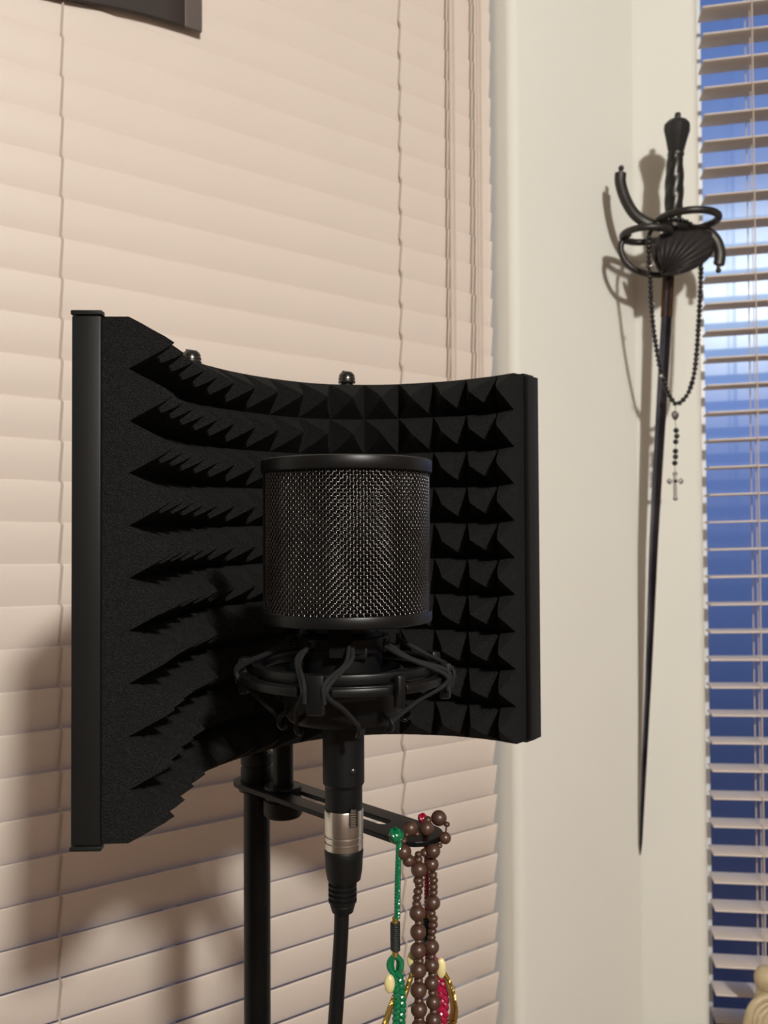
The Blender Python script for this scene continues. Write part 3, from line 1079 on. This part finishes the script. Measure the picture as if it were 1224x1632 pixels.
# twisted grip
bm = nb()
rings = []
G0, G1 = S(1076, 247), S(1073, 352)
u = up_s.orthogonal().normalized(); v = up_s.cross(u)
for i in range(61):
    f = i / 60
    c = G0.lerp(G1, f)
    rad = (11.2 + 2.6 * math.sin(PI * min(1, f * 1.05)) ** .8 + 1.2 * f) * RS
    ring = []
    for k in range(32):
        a = 2 * PI * k / 32
        rr = rad * (1 + .085 * abs(math.sin(1.5 * a + f * 11)) - .03)
        ring.append(bm.verts.new(c + (u * math.cos(a) + v * math.sin(a)) * rr))
    rings.append(ring)
quads(bm, rings); bm.faces.new(rings[0]); bm.faces.new(list(reversed(rings[-1])))
obj('grip', bm, M['grip'], sword, angle=60)
bm = nb(); ball(bm, S(1073, 360), 15 * RS, (1, .8, .8)); obj('guard_block', bm, M['iron'], sword)


def hring(px, py, d, rad, wr, name, m, flat=None):
    c = U(px, py, d)
    bm = nb(); tube(bm, [c + Vector((math.cos(2 * PI * i / 60) * rad, math.sin(2 * PI * i / 60) * rad, 0)) for i in range(60)], wr, 12, closed=True, flat=flat)
    return obj(name, bm, m, sword)


hring(1096, 351, 1.43, .0475, .0060, 'finger_ring', M['iron'])
bm = nb(); tube(bm, smooth([S(1072, 362, -.002), S(1050, 360, -.02), S(1033, 356, -.025), S(1012, 342, -.02), S(997, 318, -.012), S(989, 292, -.006), S(989, 276, -.004)], 8), [9.2 * RS] * 49, 12, flat=((0, 1, 0), .7)); obj('upper_quillon', bm, M['iron'], sword)
bm = nb(); tube(bm, [S(989, 277, -.004), S(989.5, 272, -.004)], 3.5 * RS, 10); ball(bm, S(990, 268, -.004), 4.6 * RS); obj('quillon_tip', bm, M['iron'], sword)
bm = nb(); tube(bm, smooth([S(1080, 362, -.002), S(1105, 366, -.02), S(1128, 371, -.03), S(1141, 383, -.033), S(1147, 400, -.033), S(1147, 414, -.033), S(1145, 424, -.033)], 8), [9 * RS] * 47 + [7 * RS, 4 * RS], 12, flat=((0, 1, 0), .7)); obj('lower_quillon', bm, M['iron'], sword)
bm = nb(); tube(bm, [S(1145, 423, -.033), S(1145, 428, -.033)], 3 * RS, 10); ball(bm, S(1145, 431, -.033), 4.4 * RS); obj('quillon_tip', bm, M['iron'], sword)
hring(1030, 374, 1.435, .0385, .0050, 'side_ring', M['iron'], flat=((0, 0, 1), 1.15))
bm = nb(); tube(bm, smooth([S(1003, 372, -.03), S(993, 383, -.03), S(989, 397, -.03), S(996, 416, -.03), S(1012, 430, -.03), S(1034, 437, -.02), S(1056, 438, -.01), S(1068, 434, -.004)], 8), 5 * RS, 10); obj('guard_loop', bm, M['iron'], sword)
bm = nb(); tube(bm, smooth([S(1040, 391, -.045), S(1044, 410, -.04), S(1052, 428, -.03), S(1060, 438, -.012)], 8), 4.2 * RS, 10); obj('guard_branch', bm, M['iron'], sword)
bm = nb(); tube(bm, smooth([S(1072, 362, -.004), S(1069, 385, -.006), S(1066, 410, -.004), S(1065, 436, -.002)], 8), 6.5 * RS, 10); obj('arm_of_hilt', bm, M['iron'], sword)
# ribbed shell
H = (1056, 437)
outl = [(1046, 396), (1049, 380), (1060, 370), (1078, 367), (1098, 366), (1118, 367), (1134, 371), (1138.5, 379), (1138, 391), (1133, 406), (1122, 417), (1108, 426), (1092, 433), (1076, 437.5)]
ol = resample([(a, b, 0) for a, b in smooth(outl, 8)], 72)
bm = nb()
grid = []
for i, p in enumerate(ol):
    row = []
    for j in range(13):
        f = .04 + .96 * j / 12
        qx, qy = H[0] + (p.x - H[0]) * f, H[1] + (p.y - H[1]) * f
        rib = (abs(math.sin(i / 72 * PI * 13)) - .5) * .0032 * min(1, f * 1.6)
        dd = -.030 - .024 * math.sin(PI * min(1, f * .95)) - rib
        row.append(bm.verts.new(S(qx, qy, dd)))
    grid.append(row)
quads(bm, grid, False, False)
sh = obj('shell_guard', bm, M['shell'], sword, angle=60)
so = sh.modifiers.new('thick', 'SOLIDIFY'); so.thickness = .002
# blade
wid = [(436, 1065.5, 8.2), (500, 1062.5, 8.4), (640, 1054.5, 8.2), (760, 1047.5, 7.6), (860, 1042, 7), (1000, 1036.5, 5.8), (1080, 1033.3, 5), (1200, 1027.5, 4.1), (1300, 1022.8, 3.2), (1345, 1021.2, 2.4), (1363, 1020.8, .6)]


def blade_piece(w0, name, m, k=1.0):
    bm = nb()
    rings = []
    for py, px, hw in w0:
        c = S(px, py)
        r = sd(py) / F
        hwm = hw * r * k
        th = min(.0032, hwm * .45)
        e1 = Vector((.97, -.2, 0)); e2 = Vector((.2, .97, 0))
        rings.append([bm.verts.new(c + e1 * (a * hwm) + e2 * (b * th)) for a, b in ((-1, 0), (-.35, -1), (0, -.72), (.35, -1), (1, 0), (.35, 1), (0, .72), (-.35, 1))])
    quads(bm, rings); bm.faces.new(rings[0]); bm.faces.new(list(reversed(rings[-1])))
    return obj(name, bm, m, sword, sm=False)


blade_piece(wid, 'blade', M['blade'])
blade_piece([(434, 1065.6, 8.0), (470, 1064, 8.2), (505, 1062.2, 8.4)], 'ricasso', M['ricasso'], 1.12)
# hook that carries the hilt, behind the guard
hk = S(1070, 372, .004)
q = (1070 - 612) / F
hook = nb(); tube(hook, [hk + Vector((0, .006, .006)), hk + Vector((.006, .03, .004)), hk + Vector((.012, .060, .004)), PR(t_at(1070, 0) + .006, .002, hk.z + .01)], .0025, 8)
tag(obj('wall_hook', hook, M['iron']), 'small dark hook in the corner behind the rapier hilt', 'hook')

# ---------------------------------------------------------------- rosary over the hilt
ros = thing('rosary', 'black bead rosary with a silver crucifix looped over the rapier hilt', 'rosary', S(1077, 645, -.03))
path = [(1100, 357, -.030), (1085, 351, -.034), (1066, 350, -.034), (1048, 357, -.045), (1036, 370, -.058), (1033.5, 390, -.066), (1034, 415, -.066), (1036, 445, -.062), (1037.5, 480, -.056), (1041, 520, -.05), (1047, 560, -.045), (1054, 595, -.04), (1063, 622, -.036), (1071, 637, -.034),
        (1078, 644, -.034), (1088, 638, -.034), (1098, 624, -.034), (1106, 597, -.034), (1110, 565, -.034), (1112.5, 530, -.034), (1115, 490, -.034), (1116.5, 455, -.032), (1117, 425, -.026), (1114, 395, -.020), (1108, 372, -.024)]
pw = [S(*p) for p in path]
P = smooth(pw, 10, closed=True)
P.append(P[0])
tot = sum((Vector(b) - Vector(a)).length for a, b in zip(P, P[1:]))
NB = 88
pts = resample(P, NB)
bm = nb(); bmesh.ops.create_uvsphere(bm, u_segments=10, v_segments=8, radius=1)
jet = bpy.data.meshes.new('bead'); bm.to_mesh(jet); bm.free(); jet.materials.append(M['jet'])
jet.polygons.foreach_set('use_smooth', [True] * len(jet.polygons))
f0 = None


def ros_bead(p, r, stretch=1.0):
    global f0
    o = bpy.data.objects.new('bead', jet) if f0 is None else f0.copy()
    f0 = f0 or o
    COL.objects.link(o); o.parent = ros
    o.location = Vector(p) - Vector(ros.location)
    o.scale = (r, r, r * stretch)


for i, p in enumerate(pts[:-1]):
    ros_bead(p, 4.1 * RS * random.uniform(.92, 1.06))
pend = [(1077.5, 686), (1078.5, 695), (1077, 704), (1076.5, 719), (1076.5, 728), (1075.5, 738)]
for px, py in pend:
    ros_bead(S(px, py, -.034), 4.4 * RS)
bm = nb(); tube(bm, pts[:-1], .0005, 6, closed=True)
tube(bm, [S(1077, 646, -.034), S(1076, 655, -.034), S(1076.5, 676, -.034), S(1077.5, 690, -.034), S(1076.5, 720, -.034), S(1075.5, 742, -.034), S(1076, 754, -.034)], .0006, 6)
obj('chain', bm, M['silver'], ros)
for px, py in ((1041, 484), (1037, 424), (1054, 599)):
    bm = nb(); ball(bm, S(px, py, -.068 if py < 450 else -.05), 2.6 * RS, seg=10); obj('silver_link', bm, M['bright'], ros)
bm = nb(); lathe(bm, [(0, -7.5 * RS), (3.5 * RS, -5 * RS), (6.2 * RS, 1 * RS), (5.4 * RS, 5.5 * RS), (2 * RS, 8 * RS), (0, 8.4 * RS)], S(1076, 663, -.034), seg=16)
for v_ in bm.verts:
    v_.co.y = (v_.co.y - S(1076, 663, -.034).y) * .5 + S(1076, 663, -.034).y
obj('medal', bm, M['silver'], ros)
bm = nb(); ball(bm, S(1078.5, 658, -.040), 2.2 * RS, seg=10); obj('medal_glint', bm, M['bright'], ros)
cc = S(1076, 767, -.034)
bm = nb()
box(bm, cc + Vector((0, 0, -7 * RS)), XYZ, (2.3 * RS, .0016, 20 * RS))
box(bm, cc, XYZ, (9 * RS, .0016, 2.4 * RS))
for dx, dz in ((-9.5, 0), (9.5, 0), (0, 12), (0, -27.5)):
    ball(bm, cc + Vector((dx * RS, 0, dz * RS)), 3.8 * RS, (1, .5, 1), 10)
    if dz == 0:
        ball(bm, cc + Vector((dx * .92 * RS, 0, 2.4 * RS)), 2.4 * RS, (1, .6, 1), 8); ball(bm, cc + Vector((dx * .92 * RS, 0, -2.4 * RS)), 2.4 * RS, (1, .6, 1), 8)
obj('crucifix', bm, M['silver'], ros)

# ---------------------------------------------------------------- dark panel at the top left
s_a, s_b = s_at(321, .030), s_at(-150, .030)
zb_a, zb_b = U(318, 53, PL(s_a, .030).y).z, U(105, 0, PL(s_at(105, .030), .030).y).z
tb_ = thing('hanging_panel', 'dark brown panel with a greyer end strip hanging over the top of the left blind', 'panel', PL((s_a + s_b) / 2, .016, zb_a))
s_m = s_at(293, .030)


def zbot(s):
    f = (s - s_a) / (s_at(105, .030) - s_a)
    return zb_a + (zb_b - zb_a) * f + .0045 * math.sin(PI * min(1, max(0, f)))


def pan(s0, s1, d0, d1, ztop, n=12):
    bm = nb()
    rings = []
    for i in range(n + 1):
        s = s0 + (s1 - s0) * i / n
        z = zbot(s)
        rings.append([bm.verts.new(PL(s, d, zz)) for d, zz in ((d0, z), (d1, z), (d1, ztop), (d0, ztop))])
    quads(bm, rings); bm.faces.new(rings[0]); bm.faces.new(list(reversed(rings[-1])))
    return bm


obj('face_board', pan(s_m, s_b, .0258, .0318, .86), M['panel'], tb_, bevel=.001)
obj('end_strip', pan(s_a, s_m - .0001, .0262, .0318, .86), M['strip'], tb_, bevel=.001)
bm = nb(); tube(bm, [PL((s_a + s_b) / 2, .026, .85), PL((s_a + s_b) / 2, .012, .90), PL((s_a + s_b) / 2, -.003, 1.0), PL((s_a + s_b) / 2, -.003, 1.16)], .003, 8); obj('hanger', bm, M['panel'], tb_)

# ---------------------------------------------------------------- ivory figurine at the lower right, on a stand
DF_ = 1.475
fc = U(1216, 1700, DF_)
zf = U(1216, 1780, DF_).z
fig = thing('figurine', 'small ivory figurine with a rounded head in front of the right blind', 'figurine', (fc.x, fc.y, zf))
RF = DF_ / F


def fp(px, py, dd=0):
    return U(px, py, DF_ + dd)


bm = nb(); ball(bm, fp(1222, 1561), 20 * RF, (.95, .95, 1.08), 24); ball(bm, fp(1219, 1549, .004), 13 * RF, (1, 1, .7), 16); obj('head', bm, M['ivory'], fig)
bm = nb(); lathe(bm, [(16 * RF, fp(1222, 1600).z), (17 * RF, fp(1222, 1590).z), (14 * RF, fp(1222, 1575).z)], (fp(1222, 1590).x, DF_, 0), seg=24); obj('neck', bm, M['ivory'], fig)
bm = nb(); lathe(bm, [(48 * RF, zf), (50 * RF, zf + .006), (44 * RF, fp(0, 1700).z), (34 * RF, fp(0, 1640).z), (24 * RF, fp(0, 1605).z), (12 * RF, fp(0, 1594).z), (0, fp(0, 1592).z)], (fp(1230, 1700).x, DF_ + .004, 0), seg=36, mod=lambda a, h: 1 + .03 * math.cos(9 * a)); obj('robe', bm, M['ivory'], fig)
for off, rr in ((0, 6.5), (9, 4.2), (17, 5)):
    pts = [fp(1193 + off * 1.15, 1700, -.030), fp(1191 + off * 1.1, 1650, -.034), fp(1193 + off, 1622, -.034), fp(1201 + off * .8, 1603 + off * .8, -.032), fp(1214 + off * .5, 1592 + off, -.03), fp(1230, 1590 + off * 1.1, -.03), fp(1252 - off * .5, 1600 + off, -.03), fp(1268 - off, 1630 + off * .4, -.03), fp(1270 - off, 1700, -.03)]
    bm = nb(); tube(bm, smooth(pts, 8), rr * RF, 12); obj('robe_fold', bm, M['ivory'], fig)
tab = thing('side_table', 'dark wooden side table under the ivory figurine', 'table', (fc.x + .03, fc.y - .036, FLOOR))
tx, ty = fc.x + .03, fc.y - .036
bm = nb(); box(bm, (tx, ty, zf - .012), XYZ, (.10, .064, .012)); obj('tabletop', bm, M['wood'], tab, bevel=.003)
for sx in (-1, 1):
    for sy in (-1, 1):
        bm = nb(); box(bm, (tx + sx * .08, ty + sy * .045, (FLOOR + zf - .024) / 2), XYZ, (.014, .014, (zf - .024 - FLOOR) / 2)); obj('leg', bm, M['wood'], tab, bevel=.002)
